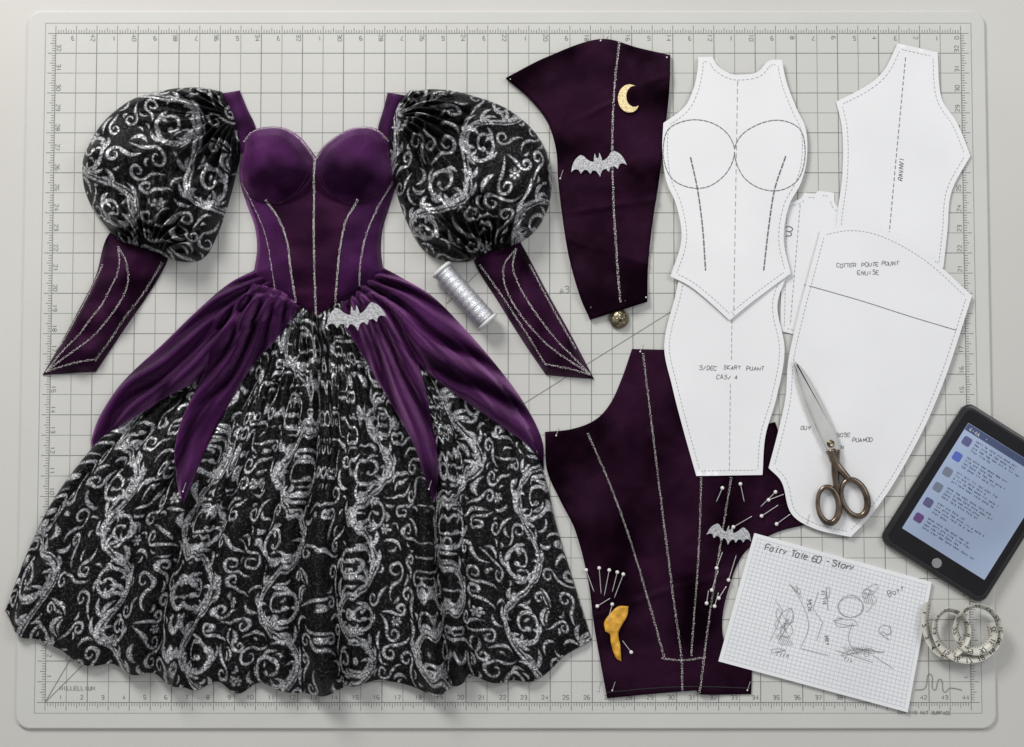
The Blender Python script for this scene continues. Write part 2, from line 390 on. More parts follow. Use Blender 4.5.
# ---------------- damask scroll field (periodic vine repeat)
RS=2; TWH=232;TH_=336; PS=1.14
Wt,Ht=TWH*RS,TH_*RS
tex=np.zeros((Ht,Wt),np.float32); occ=np.zeros((Ht,Wt),bool)
def disc(x,y,r,arr,soft=True):
    R_=int(math.ceil(r*RS+2)); cx=x*RS;cy=y*RS; ix=int(cx);iy=int(cy)
    xs=np.arange(ix-R_,ix+R_+1);ys=np.arange(iy-R_,iy+R_+1)
    d=np.hypot(xs[None,:]-cx,ys[:,None]-cy); I=np.ix_(ys%Ht,xs%Wt)
    if soft: arr[I]=np.maximum(arr[I],np.clip((r*RS-d)/1.2+0.5,0,1))
    else: arr[I]|=d<r*RS
rg=random.Random(41);U=rg.uniform
def stroke(pts,w,tip0=0.25,tip1=0.15,peak=0.45):
    pts=np.array(pts);n=len(pts);t=np.linspace(0,1,n)
    pr=np.where(t<peak,tip0+(1-tip0)*np.sin(t/peak*math.pi/2),tip1+(1-tip1)*np.cos((t-peak)/(1-peak)*math.pi/2))
    return [(p[0],p[1],w*q) for p,q in zip(pts,pr)]
def put(mo,gap):
    for x,y,r in mo: disc(x,y,r,tex)
    for x,y,r in mo[::2]: disc(x,y,r+gap,occ,False)
def leafpts(x,y,L,a,curv,w,t0=.15,t1=.04,pk=.5):
    s=np.linspace(0,1,int(L*2.5)+2); th=a+curv*s; px=np.cumsum(np.cos(th))*L/len(s);py=np.cumsum(np.sin(th))*L/len(s)
    return np.array(stroke(np.column_stack([px+x,py+y]),w,t0,t1,pk))
def spiral(cx,cy,R_,a0,sg,w,turns=1.35,inner=.2):
    th=np.linspace(0,2*math.pi*turns,int(R_*turns*7)); r=R_*(1-(1-inner)*(th/th[-1])**0.8)
    p=np.column_stack([cx+r*np.cos(a0+sg*th),cy+r*np.sin(a0+sg*th)*1.12])
    return p,np.array(stroke(p,w,0.55,0.3,0.2)),th,r
def fan(x,y,a,sg,L,w,n=3):
    for i in range(n): put(leafpts(x,y,L*(1-.16*i),a+sg*(0.15-0.5*i),-sg*(1.3+.35*i),w*(1-.08*i),.3,.04,.55),1.0)
def branch(cx,cy,R_,a0,sg,w):
    p,st,th,r=spiral(cx,cy,R_,a0,sg,w); put(st,1.6); put(np.array([(p[-1][0],p[-1][1],w*1.2)]),1.6)
    for q in (0.12,0.3,0.48):
        k=int(q*len(th)); a=a0+sg*th[k]; ta=a+sg*math.pi/2
        fan(p[k][0],p[k][1],ta-sg*.35,-sg,R_*U(.65,.9),w*.85,rg.choice([2,3]))
for vx,ph_,lam in ((30,0.0,112),(106,2.1,84),(184,4.2,112)):
    yy=np.arange(0,TH_,0.5); A_=18 if lam>100 else 13
    xx=vx+A_*np.sin(2*math.pi*yy/lam+ph_)
    put(np.column_stack([xx,yy,0.85+0.9*np.abs(np.sin(2*math.pi*yy/lam+ph_))]),1.6)
    put(np.column_stack([xx+4.2,yy,0.55+0*yy])[::1],1.0)
    nb_=int(round(TH_/(lam/2)))
    for k in range(nb_):
        y0=((k+0.5)*math.pi-ph_)/(2*math.pi)*lam; sgn=1 if k%2==0 else -1
        R_=(18.5 if lam>100 else 14)*U(.9,1.1)
        cx=vx+sgn*(A_-R_-3.5); branch(cx,y0,R_,0 if sgn>0 else math.pi,sgn*rg.choice([1,-1]),1.7 if lam>100 else 1.4)
        for q in (-.26,.04,.3):
            yq=y0+q*lam*0.6; xq=vx+A_*math.sin(2*math.pi*yq/lam+ph_)
            fan(xq,yq,(0 if sgn>0 else math.pi)+sgn*(-.9),sgn,U(13,21),U(1.4,1.9),3)
def tryput(mo,gap,tol):
    xi=(mo[:,0]*RS).astype(int)%Wt;yi=(mo[:,1]*RS).astype(int)%Ht
    if occ[yi,xi].mean()>tol: return False
    put(mo,gap); return True
def mini(x,y,R_,a,sg,w):
    p,st,th,r=spiral(x,y,R_,a,sg,w,1.1,.3); t=leafpts(p[0][0],p[0][1],R_*U(2.0,3.6),a-sg*math.pi/2,sg*U(.6,1.5),w,.8,.1,.2)
    return np.vstack([st,t])
def flower(x,y,R_):
    o=[(x,y,R_*0.26)]
    for k in range(6):
        a=k*math.pi/3; o+= [(x+R_*q*math.cos(a),y+R_*q*math.sin(a),R_*0.22) for q in (.6,.8)]
    return np.array(o)
for i in range(12): tryput(flower(U(0,TWH),U(0,TH_),U(4.5,5.5)),1.6,0.0)
for i in range(1500): tryput(mini(U(0,TWH),U(0,TH_),U(5,8.5),U(0,6.3),rg.choice([-1,1]),U(1.0,1.4)),1.9,0.01)
for i in range(3000): tryput(leafpts(U(0,TWH),U(0,TH_),U(14,30),U(0,6.3),rg.choice([-1,1])*U(1.2,2.8),U(1.1,1.8)),1.9,0.01)
for i in range(1500): tryput(leafpts(U(0,TWH),U(0,TH_),U(5,12),U(0,6.3),rg.choice([-1,1])*U(0.8,2.8),U(.7,1.1)),1.9,0.0)
def scroll(x,y):
    X_=x/PS;Y_=y/PS
    xx=np.mod(X_,TWH)*RS; yy=np.mod(Y_,TH_)*RS
    i=np.floor(xx).astype(int)%Wt;j=np.floor(yy).astype(int)%Ht;u=xx-np.floor(xx);v_=yy-np.floor(yy);j1=(j+1)%Ht;i1=(i+1)%Wt
    r=(tex[j,i]*(1-u)+tex[j,i1]*u)*(1-v_)+(tex[j1,i]*(1-u)+tex[j1,i1]*u)*v_
    return r*np.clip(0.62+1.0*vn(x,y,2.6,301)*vn(x,y,30,302)*2,0,1)
def gridfaces(nr,nc,wrap=False):
    r=np.arange(nr-1)[:,None];c=np.arange(nc if wrap else nc-1)[None,:]; c1=(c+1)%nc
    return np.stack([r*nc+c,r*nc+c1,(r+1)*nc+c1,(r+1)*nc+c],-1).reshape(-1,4)
# ---------------- gown
gown=thing('gown','purple velvet ball gown with black and silver brocade skirt','dress',316,400)
def arc(pts):
    p=smoothpath(pts,False,2); L=np.r_[0,np.cumsum(np.hypot(*np.diff(p,axis=0).T))];L/=L[-1]
    return lambda t:np.stack([np.interp(t,L,p[:,0]),np.interp(t,L,p[:,1])],-1)
Lc=arc([(238,296),(200,345),(150,392),(100,440),(76,468),(50,506),(26,556),(5,612)])
Rc=arc([(398,296),(455,340),(500,385),(530,430),(546,480),(558,530),(575,585),(592,638)])
Tc=arc([(238,296),(275,298),(316,306),(360,298),(398,296)])
Bc=arc([(5,612),(24,636),(60,646),(84,662),(118,666),(135,672),(160,676),(190,690),(214,682),(240,691),(265,683),(300,694),(340,690),(366,681),(400,684),(440,693),(470,678),(510,682),(545,674),(566,656),(592,638)])
nu,nv=900,580
u,t=np.meshgrid(np.linspace(0,1,nu),np.linspace(0,1,nv))
def coons(u,t):
    p00,p10,p01,p11=Tc(0.0),Tc(1.0),Bc(0.0),Bc(1.0)
    U=u[...,None];T=t[...,None]
    return (1-T)*Tc(u)+T*Bc(u)+(1-U)*Lc(t)+U*Rc(t)-((1-U)*(1-T)*p00+U*(1-T)*p10+(1-U)*T*p01+U*T*p11)
XY=coons(u,t); X0=XY[...,0];Y0=XY[...,1]
ph=u*14+1.6*vn(u*100,t*6,9,3)+1.0*vn(u*100,t*14,22,4)
fold=0.5+0.5*np.cos(2*np.pi*ph); fold=fold**0.8
ph2=u*36+2.6*vn(u*100,t*16,7,5); f2=0.5+0.5*np.cos(2*np.pi*ph2)
amp=5.0+21*t; dep=0.2+1.1*vn(u*100,t*8,7,6)
edge=np.sqrt(np.clip(1-np.abs(2*u-1)**7,0,1))
body=6+14*np.sin(np.pi*np.clip(t*0.85+0.05,0,1))
gather=np.exp(-t/0.25)
z=edge*(body+amp*dep*fold+(1.8+2.0*gather)*f2*(1-0.5*t)+1.5*vn(X0,Y0,24,7))*np.clip(0.4+t*8,0,1)
z*=(1-0.55*np.clip((t-0.95)/0.05,0,1)**1.5)
X1=X0;Y1=Y0+ (fold-0.5)*4*t**8
dfold=np.gradient(z,axis=1)/np.gradient(X1,axis=1)
# fabric coordinate: the cloth stays unstretched; folds simply swallow part of the width
wid=(X0[:,-1]-X0[:,0])[:,None]
xt=(u-0.5)*wid*1.12+ 4.0*dfold*np.clip(t*3,0,1) +7*vn(X0,Y0,60,8)+52; yt=Y0+6*vn(X0,Y0,60,9)-0.00045*(X0-316)**2
sc=scroll(xt,yt)
v=np.column_stack([X1.ravel(),Y1.ravel(),z.ravel()+0.3]); f=gridfaces(nv,nu)
hb=(nv-1)*nu+np.arange(nu); low=v[hb].copy(); low[:,2]=0.1; low[:,1]-=1.0
base=len(v); v=np.vstack([v,low]); wf=np.stack([hb[:-1],hb[1:],base+np.arange(1,nu),base+np.arange(nu-1)],-1)
sc=np.r_[sc.ravel(),np.zeros(nu)]
skirt=subpart('skirt',gown,316,500)
make('brocade_skirt',v,np.vstack([f,wf]),M['damask'],skirt,attr=sc,up=True)
k=4; vs=np.column_stack([X1[::k,::k].ravel(),Y1[::k,::k].ravel(),z[::k,::k].ravel()+0.3]); addsurf(vs,gridfaces(*X1[::k,::k].shape))
# drapes: folds fan out from the waist; nap paints shade into one side of the fold valleys
def radial(gx_,gy_,kf,A,base_,seed,en=5):
    def foldp(x,y):
        a=np.arctan2(y-gy_,x-gx_); return a*kf+1.3*vn(x,y,70,seed)
    def h(x,y,d):
        r=np.hypot(x-gx_,y-gy_); p=foldp(x,y)
        f_=(0.5+0.5*np.cos(p*2*np.pi))**0.75; f3=0.5+0.5*np.cos(p*2*np.pi*2.3+1)
        near=np.exp(-r/70)
        return base_+ (A*np.clip(r/75,0.35,1)*f_*(0.5+0.9*vn(x,y,50,seed+3))+A*0.35*near*f3+1.2*vn(x,y,20,seed+1)+4)*(1-np.exp(-d/en))
    def nap_shade(x,y):
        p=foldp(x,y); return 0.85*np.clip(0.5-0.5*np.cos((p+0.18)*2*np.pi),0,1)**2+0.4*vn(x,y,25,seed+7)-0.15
    return h,nap_shade
def drape_cloth(name,pts,rad_):
    h,nap_shade=rad_; cloth(name,pts,h,1.9,M['vel'],skirt,drape=True,thick=2.5,nap_shade=nap_shade)
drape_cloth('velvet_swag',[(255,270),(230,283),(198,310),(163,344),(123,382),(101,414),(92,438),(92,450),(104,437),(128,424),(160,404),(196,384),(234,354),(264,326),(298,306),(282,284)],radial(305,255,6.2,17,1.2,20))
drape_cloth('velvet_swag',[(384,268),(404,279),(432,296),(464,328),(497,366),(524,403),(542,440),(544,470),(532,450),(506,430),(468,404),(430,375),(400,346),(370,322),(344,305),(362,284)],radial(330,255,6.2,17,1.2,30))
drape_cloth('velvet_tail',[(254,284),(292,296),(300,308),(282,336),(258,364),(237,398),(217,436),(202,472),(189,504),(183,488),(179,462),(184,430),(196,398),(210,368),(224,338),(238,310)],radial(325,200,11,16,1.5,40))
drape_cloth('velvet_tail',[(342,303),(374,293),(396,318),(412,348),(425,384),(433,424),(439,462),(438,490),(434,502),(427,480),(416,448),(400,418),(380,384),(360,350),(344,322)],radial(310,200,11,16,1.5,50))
# bodice
bod=subpart('bodice',gown,316,220)
def hb_(x,y,d):
    z=13*(1-np.exp(-d/12))+2
    cup=0
    for cx_,cy_ in ((278,172),(353,172)):
        dx=(x-cx_)/43; dy=np.where(y>cy_,(y-cy_)/34,(y-cy_)/64); r2=dx*dx+dy*dy
        c_=np.clip(1-r2,0,1); low_=13.5*c_**0.75; top_=13.5*c_**1.2
        w_=np.clip((y-cy_+14)/28,0,1); w_=w_*w_*(3-2*w_); c1=low_*w_+top_*(1-w_); cup=(cup**2+c1**2)**.5
    z=z+cup*np.clip(d/12,0,1)**0.6
    fade=np.clip((y-205)/30,0,1)
    drag=np.sin((y+0.25*np.abs(x-316))/6.2+3*vn(x,y,30,63))*1.0*vn(x,y,24,64)
    z=z+fade*(1.6*vn(x*0.4,y,8,60)+4.0*vn(x,y,22,61)+drag)+(1-fade)*3.0*vn(x,y,12,65)
    return z*np.clip(0.15+d/4,0,1)
def bodice_shade(x,y):  # shade of lower cups and centre front put into the velvet colour
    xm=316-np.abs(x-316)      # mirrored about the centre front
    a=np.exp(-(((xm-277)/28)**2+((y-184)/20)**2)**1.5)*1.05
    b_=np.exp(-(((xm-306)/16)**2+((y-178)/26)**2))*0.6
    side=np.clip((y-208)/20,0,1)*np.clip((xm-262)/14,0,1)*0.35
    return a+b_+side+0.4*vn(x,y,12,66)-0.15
bo=[(243,150),(244,139),(252,131),(266,127),(284,128),(299,136),(309,147),(316,157),(323,147),(335,137),(350,129),(368,127),(381,131),(389,140),(393,160),(396,182),(390,205),(383,228),(381,250),(384,274),(364,291),(340,306),(317,320),(294,306),(272,291),(253,276),(257,250),(255,228),(247,205),(240,182),(240,165)]
cloth('velvet_bodice',bo,hb_,1.8,M['vel'],bod,surface=True,nap_shade=bodice_shade)
cp=[(316,176),(330,194),(346,205),(357,204),(349,222),(343,248),(340,275),(337,304),(317,317),(296,304),(292,275),(288,245),(281,222),(270,204),(284,205),(302,194)]
cloth('centre_panel',cp,lambda x,y,d:0.45+0*x,1.9,M['velm'],bod,drape=True,thick=0.4,nap_shade=lambda x,y:0.75*vn(x,y,20,67)-0.1)  # overlay in darker velvet, standing in for shade on the centre front
st1=[(222,94),(240,91),(247,108),(256,129),(252,140),(246,158),(240,150),(232,124)]
st2=[(388,93),(406,96),(402,112),(396,130),(393,152),(388,158),(381,142),(378,130),(383,112)]
hs=lambda x,y,d:2+7*(1-np.exp(-d/5))+1.5*vn(x,y,9,62)
cloth('shoulder_strap',st1,hs,2.5,M['vel'],bod,nap_shade=lambda x,y:vn(x,y,14,68)*.8);cloth('shoulder_strap',st2,hs,2.5,M['vel'],bod,nap_shade=lambda x,y:vn(x,y,14,69)*.8)
neck=[(245,143),(253,133),(267,129),(284,130),(298,138),(308,149),(316,161),(324,149),(335,139),(350,131),(368,129),(381,134),(389,143)]
beads('neckline_trim',[neck],bod,rad=0.5,rows=2,step=1.4)
bt=dict(rad=0.6,rows=2,step=1.4)
beads('beaded_trim',[[(316,162),(315.5,230),(317,316)]],bod,**bt)
beads('beaded_trim',[[(268,203),(281,222),(289,245),(293,275),(297,304)]],bod,**bt)
beads('beaded_trim',[[(359,203),(348,222),(342,248),(339,275),(336,304)]],bod,**bt)
beads('beaded_trim',[[(243,184),(254,206),(266,234),(272,262),(276,290)]],bod,rad=0.58,rows=1,step=1.6)
beads('beaded_trim',[[(393,184),(380,206),(368,234),(362,262),(360,288)]],bod,rad=0.52,rows=2,step=1.5)
cu1=[(243,182),(252,196),(266,204),(284,205),(302,192),(314,168)]; cu2=[(318,168),(330,192),(346,205),(364,204),(380,194),(391,182)]
ribbons('cup_seam',[smoothpath(cu1,False,2)],0.8,M['veld'],bod,off=0.9)
ribbons('cup_seam',[smoothpath(cu2,False,2)],0.8,M['veld'],bod,off=0.9)
# sleeves
def puff(name,outline,g1,g2,H,parent,seed,rot):
    ol=smoothpath(outline,True,1.5); c=(ol.max(0)+ol.min(0))/2; nth=700;nr=160
    L=np.r_[0,np.cumsum(np.hypot(*np.diff(np.vstack([ol,ol[:1]]),axis=0).T))];tt=np.linspace(0,L[-1],nth,endpoint=False)
    oc=np.vstack([ol,ol[:1]]);ox=np.interp(tt,L,oc[:,0]);oy=np.interp(tt,L,oc[:,1])
    r=np.sin(np.linspace(0.004,1,nr)*math.pi/2)[:,None]; x=c[0]+(ox-c[0])*r;y=c[1]+(oy-c[1])*r
    z=H*np.sqrt(np.clip(1-r**2.6,0,1))+0*x
    wr=0
    for g,kk,am in ((g1,4.5,1),(g2,5,1)):
        a=np.arctan2(y-g[1],x-g[0]);d=np.hypot(x-g[0],y-g[1]); p=a*kk+1.4*vn(x,y,35,seed)
        wr=wr+am*13*(0.5+0.5*np.cos(2*np.pi*p))*np.exp(-((d-22)/60)**2)*np.clip(d/25,0,1)
    wr=wr+15*np.abs(vn(x,y,32,seed+2)-0.5)*2+3.0*vn(x,y,14,seed+3)
    z=z*(0.85)+wr*np.clip((1-r)*7,0.0,1)**0.7+0.4
    ca,sa=math.cos(rot),math.sin(rot); dx=x-c[0];dy=y-c[1]; q=0.9+0.15*(r**3)
    xt=(dx*ca-dy*sa)*q+seed*13+6*vn(x,y,28,seed+5); yt=(dx*sa+dy*ca)*q+seed*7+6*vn(x,y,28,seed+6)
    v=np.column_stack([x.ravel(),y.ravel(),z.ravel()]);f=gridfaces(nr,nth,True)
    make(name,v,f,M['damask'],parent,attr=scroll(xt,yt).ravel(),up=True)
    kx=5; xs=x[::kx,::kx];vs=np.column_stack([xs.ravel(),y[::kx,::kx].ravel(),z[::kx,::kx].ravel()]); addsurf(vs,gridfaces(*xs.shape,True))
hsl=lambda sd:(lambda x,y,d:1.5+(9*(1-np.exp(-d/9))+ (6.0*vn(x,y,16,sd)+3.0*vn(x,y*0.5,8,sd+1))*np.clip(d/6,0,1))*np.clip((y-236)/22,0.1,1))
s1=subpart('sleeve',gown,150,200)
cloth('lower_sleeve',[(108,236),(124,228),(170,244),(167,262),(150,292),(124,330),(96,372),(74,373),(43,375),(58,349),(78,312),(96,276)],hsl(70),2.2,M['velm'],s1,nap_shade=lambda x,y:1.3*vn(x,y,15,72)-.3)
bt=dict(rad=0.5,rows=2,step=1.35)
for q in ([(120,248),(122,268),(112,294),(86,330),(47,372)],[(120,248),(130,266),(130,288),(116,314),(88,344),(47,372)],[(47,372),(72,365),(98,360)],[(163,264),(147,290),(123,324),(97,362)],[(104,266),(82,310),(60,348)]): beads('beaded_trim',[q],s1,**bt)
puff('puff_sleeve',[(222,92),(200,88),(170,90),(140,97),(115,112),(95,135),(84,160),(84,185),(92,207),(106,226),(118,240),(138,248),(160,256),(185,262),(204,258),(217,236),(228,206),(236,176),(241,150),(236,118)],(238,118),(150,262),34,s1,81,0.5)
s2=subpart('sleeve',gown,480,200)
cloth('lower_sleeve',[(468,246),(500,236),(517,236),(529,258),(547,292),(571,335),(594,379),(568,377),(546,375),(524,343),(497,300),(478,270)],hsl(75),2.2,M['velm'],s2,nap_shade=lambda x,y:1.3*vn(x,y,15,73)-.3)
for q in ([(516,250),(513,270),(526,300),(552,336),(590,375)],[(516,250),(504,268),(506,290),(522,318),(550,348),(590,375)],[(590,375),(567,369),(545,365)],[(480,266),(500,294),(526,334),(546,366)],[(530,266),(552,308),(576,350)]): beads('beaded_trim',[q],s2,**bt)
puff('puff_sleeve',[(410,91),(396,108),(390,135),(391,165),(397,195),(408,225),(420,246),(435,258),(455,262),(480,260),(508,249),(530,236),(544,218),(551,195),(551,168),(543,145),(528,125),(505,108),(475,97),(440,90)],(394,118),(490,268),34,s2,91,-0.6)
# ---------------- velvet panels
def hv(b_,a1,sd,creases=()):
    def h(x,y,d):
        z=b_*np.clip(0.5+d/3,0,1)+a1*vn(x,y,45,sd)+a1*0.25*vn(x,y,18,sd+1)
        for k,(y0,sl,x0,am) in enumerate(creases): z=z+am*np.exp(-((y-y0+sl*(x-x0)+9*vn(x,y,40,sd+3+k)-4)/2.4)**2)*np.clip(vn(x,y,30,sd+9+k)*1.6-.2,0,1)
        return z
    return h
p1=thing('velvet_panel','dark purple velvet bodice panel with beaded seam, moon and bat','fabric panel',600,180)
o1,ol1=cloth('panel_cloth',[(506,79),(545,59),(599,40),(640,49),(670,56),(669,90),(665,130),(659,180),(652,225),(648,265),(647,302),(625,309),(590,320),(580,297),(569,258),(562,215),(558,180),(556,150),(547,122),(528,98)],hv(1.8,7,100,((210,.15,600,3),(255,-.3,610,2),(120,.5,580,2))),2.6,M['veld'],p1,nap_shade=lambda x,y:1.5*vn(x,y*1.6,40,105)-.45+.4*vn(x,y,10,106))
beads('beaded_trim',[[(619,44),(614,90),(612,150),(613,200),(616,250),(620,304)]],p1,rad=0.6,step=1.6)
p2=thing('velvet_panel','dark purple velvet skirt panel with beaded seams under paper patterns','fabric panel',660,560)
o2,ol2=cloth('panel_cloth',[(632,349),(672,350),(690,420),(765,424),(775,422),(790,468),(808,524),(775,533),(745,552),(728,590),(722,625),(728,650),(752,668),(751,694),(700,694),(696,690),(660,693),(607,698),(600,660),(594,625),(588,580),(575,530),(560,500),(547,470),(545,432),(572,429),(595,420),(610,404),(622,378)],lambda x,y,d:hv(1.0,1.5,110)(x,y,d)+np.clip((y-480)/40,0,1)*np.clip((735-x)/20,0,1)*(3.5*vn(x,y,26,117)+2.0*np.exp(-((y-600+.3*(x-640)+8*vn(x,y,40,118)-4)/2.5)**2)),3.0,M['veld'],p2,nap_shade=lambda x,y:1.5*vn(x*1.3,y,45,115)-.45+.4*vn(x,y,10,116))
bt=dict(rad=0.56,step=1.6)
beads('beaded_trim',[[(588,434),(608,480),(630,540),(648,600),(664,657)]],p2,**bt)
beads('beaded_trim',[[(643,354),(651,420),(662,510),(672,590),(681,656),(682,692)]],p2,**bt)
beads('beaded_trim',[[(701,478),(699,540),(695,600),(691,656)]],p2,**bt)
beads('beaded_trim',[[(731,478),(720,545),(710,610),(704,656),(699,692)]],p2,**bt)
beads('beaded_trim',[[(662,658),(682,660),(705,657)]],p2,**bt)
ribbons('hem_seam',[smoothpath([(606,692),(650,688),(695,686),(750,688)],False,4)],1,M['black'],p2)
# ---------------- paper patterns
def hp(b_,a1,sd,lift=0.0):
    def h(x,y,d): return b_+a1*vn(x,y,90,sd)+lift*np.exp(-d/18)*vn(x,y,60,sd+2)
    return h
def margin(ol,off):
    c=ol; t=np.roll(c,-2,0)-np.roll(c,2,0); t/=np.linalg.norm(t,axis=1)[:,None]+1e-9; nn=np.column_stack([-t[:,1],t[:,0]])
    q=c+nn*off
    if inside(q[:,0],q[:,1],c).mean()<0.5: q=c-nn*off
    k=(dist(q[:,0],q[:,1],c)>off*0.93)&inside(q[:,0],q[:,1],c); out=[]
    for i in range(len(q)-1):
        if k[i] and k[i+1] and np.hypot(*(q[i]-q[i+1]))<7: out.append(np.array([q[i],q[i]*.4+q[i+1]*.6]))
    return out
def pattern(label,outline,b_,a1,sd,x,y,lift=1.0,off=5):
    T=thing('paper_pattern',label,'sewing pattern',x,y)
    o,ol=cloth('pattern_sheet',outline,hp(b_,a1,sd,lift),6,M['paper'],T,thick=0.3,sharp=True)
    ribbons('stitch_line',margin(ol,off),0.45,M['pencil_soft'],T)
    return T
def line(a,b,st=6):
    n=max(2,int(math.dist(a,b)/st)); return np.array([(a[0]+(b[0]-a[0])*i/n,a[1]+(b[1]-a[1])*i/n) for i in range(n+1)])
def write(T,wd=0.6,*items):
    for q in items: ribbons('handwriting',[smoothpath(l,False,0.7,corner=120) if len(l)>2 else l for l in q],wd,M['pencil'],T)
q3=pattern('small white paper pattern tucked beneath other patterns',[(783,204),(800,199),(804,193),(815,194),(818,191),(834,193),(835,204),(846,216),(852,260),(835,300),(800,336),(780,331)],0.7,0.4,130,810,260,0.5,4)
write(q3,0.9,text('3',784,236,10,5)); ribbons('grain_line',dashes(line((800,205),(790,325)),3,2),.6,M['pencil_soft'],q3)
q4=pattern('white paper side pattern with one dashed grain line',[(897,44),(937,53),(941,98),(957,124),(970,156),(951,192),(947,230),(943,268),(900,262),(838,250),(836,225),(842,175),(842,130),(836,102),(868,85),(884,70)],1.0,0.9,140,900,160,1.5)
ribbons('grain_line',dashes(line((905,58),(889,232)),4,2),0.65,M['pencil'],q4)
write(q4,.6,text('RAVNVI',902,181,4.2,-86,jit=.4))
q2=pattern('white paper skirt pattern with handwritten note',[(680,270),(676,292),(664,345),(672,387),(683,430),(696,476),(762,475),(765,436),(776,398),(784,350),(777,305),(788,272)],2.6,0.8,150,730,390,1.0)
ribbons('grain_line',dashes(line((732,290),(731,360)),4,2),0.55,M['pencil_soft'],q2);ribbons('grain_line',dashes(line((730,384),(729,470)),4,2),0.55,M['pencil_soft'],q2)
write(q2,.5,text('S/DEC',699,370,3.8,1,jit=.4,space=5.9),text('SKART',723,369.5,3.8,1,jit=.4,space=5.9),text('PUANT',746,370.5,3.8,1,jit=.4,space=5.9)); write(q2,.5,text('CAS/ 4',716,379,3.9,1,jit=.4))
q5=pattern('large white paper front panel pattern with handwritten notes',[(820,231),(850,226),(882,232),(926,256),(971,296),(958,337),(945,376),(928,418),(912,450),(890,488),(868,518),(850,537),(815,529),(791,514),(781,482),(768,468),(778,430),(785,398),(788,360),(797,318),(808,276)],3.3,1.0,160,870,380,1.0)
ribbons('panel_line',[smoothpath([(804,285),(860,301),(910,317),(960,332)],False,5)],0.6,M['pencil'],q5)
write(q5,.5,text('COTTER',836,268,3.7,-2,jit=.4),text('POUTE',861,267,3.7,-2,jit=.4),text('POUNT',881,266,3.7,-2,jit=.4),textc('ENUISE',868,273,3.9,-2,jit=.4),text('GUY',800,430,3.7,-1,jit=.4),text('BOSE',836,437,3.7,-1,jit=.4),text('PUAMOD',852,442,3.7,-1,jit=.4),text('N',840,449,3.7,0))
q1=pattern('white paper bodice pattern with drawn cups and darts',[(698,58),(712,58),(717,67),(730,75),(741,76),(757,73),(768,62),(781,61),(786,84),(796,110),(805,130),(806,160),(800,184),(788,207),(783,240),(790,274),(768,290),(747,306),(729,321),(706,300),(688,286),(670,277),(681,240),(676,206),(666,182),(662,152),(663,124),(684,108),(693,90),(697,72)],4.6,0.9,170,735,190,1.0)
cL=smoothpath([(734,150),(728,136),(716,126),(700,121),(684,122),(668,130),(663,146),(664,164),(672,180),(688,188),(706,188),(722,178),(731,165)],True,3); cR=smoothpath([(734,150),(740,137),(752,128),(768,122),(784,122),(799,130),(804,146),(803,166),(796,182),(780,191),(762,190),(746,181),(737,167)],True,3)
circ=lambda cx,cy,rx,ry,a0=0,a1=360:np.array([(cx+rx*math.cos(math.radians(a)),cy+ry*math.sin(math.radians(a))) for a in np.linspace(a0,a1,60)])
ribbons('cup_line',dashes(cL,5,0.7),0.8,M['pencil'],q1);ribbons('cup_line',dashes(cR,5,0.7),0.8,M['pencil'],q1)
ribbons('dart_line',dashes(smoothpath([(690,158),(697,190),(702,228),(705,271)],False,4),6,1.0),1.3,M['pencil'],q1);ribbons('dart_line',dashes(smoothpath([(785,157),(774,190),(768,228),(763,271)],False,4),6,1.0),1.3,M['pencil'],q1)
ribbons('grain_line',dashes(line((737,82),(733,316)),5,3),0.6,M['pencil_soft'],q1)
# ---------------- graph pad
pad=thing('paper_pad','white graph paper with handwritten title and pencil sketches','paper sheet',825,620)
pc=[(754,533),(931,582),(907,712),(718,661)]
cloth('pad_sheet',pc,lambda x,y,d:3.6+0*x,12,M['pad'],pad,smoothp=False,sharp=True)
A_,B_,C_,D_=[np.array(q,float) for q in pc]
bil=lambda u,v:(1-v)*((1-u)*A_+u*B_)+v*((1-u)*D_+u*C_)
ribbons('graph_grid',[[bil(i/44,.03),bil(i/44,.97)] for i in range(1,44)],0.42,M['grid'],pad,z=3.72)
ribbons('graph_grid',[[bil(.02,i/32),bil(.98,i/32)] for i in range(1,32)],0.42,M['grid'],pad,z=3.78)
for wd,xx in (('Fairy',764),('Tale',790),('60',811),('-',824),('Story',831)):
    write(pad,0.9,text(wd,xx,550+(xx-765)*0.235,6.3,13,jit=.2,space=4.3))
def scr(x,y,w,h,n,seed):
    r_=random.Random(seed); return smoothpath([(x+r_.uniform(-w,w),y+r_.uniform(-h,h)) for _ in range(n)],False,3,corner=170)
def sketch(l,w=.45): 
    for q in l: ribbons('pencil_sketch',[q],w,M['pencil_soft'],pad,off=0.5)
def hatch(x,y,w,h,a,n):
    return [line((x+(i/n-.5)*w+math.cos(a)*-h,y-math.sin(a)*h),(x+(i/n-.5)*w+math.cos(a)*h,y+math.sin(a)*h),8) for i in range(n)]
sketch([circ(850,607,13,10),circ(850,606,12,11),scr(784,625,10,16,12,1),scr(795,590,7,8,7,2),scr(862,652,22,5,14,3),scr(845,622,14,5,9,4),scr(885,632,5,9,6,5),scr(780,650,10,3,8,6),scr(828,600,3,16,8,7),scr(870,592,8,9,7,9),smoothpath([(790,585),(800,600),(808,625),(800,648),(828,655)],False,3),smoothpath([(868,588),(876,600),(866,612)],False,3),circ(884,630,6,5),circ(786,630,6,7),line((872,655),(892,668)),line((835,650),(872,662)),smoothpath([(818,592),(812,608),(822,622),(816,640)],False,3),smoothpath([(852,622),(848,640),(858,655)],False,3),smoothpath([(775,600),(782,610),(778,622),(770,640)],False,3)]+hatch(785,640,14,6,1.1,7)+hatch(858,650,26,5,0.9,10)+hatch(868,598,10,6,1.3,5))
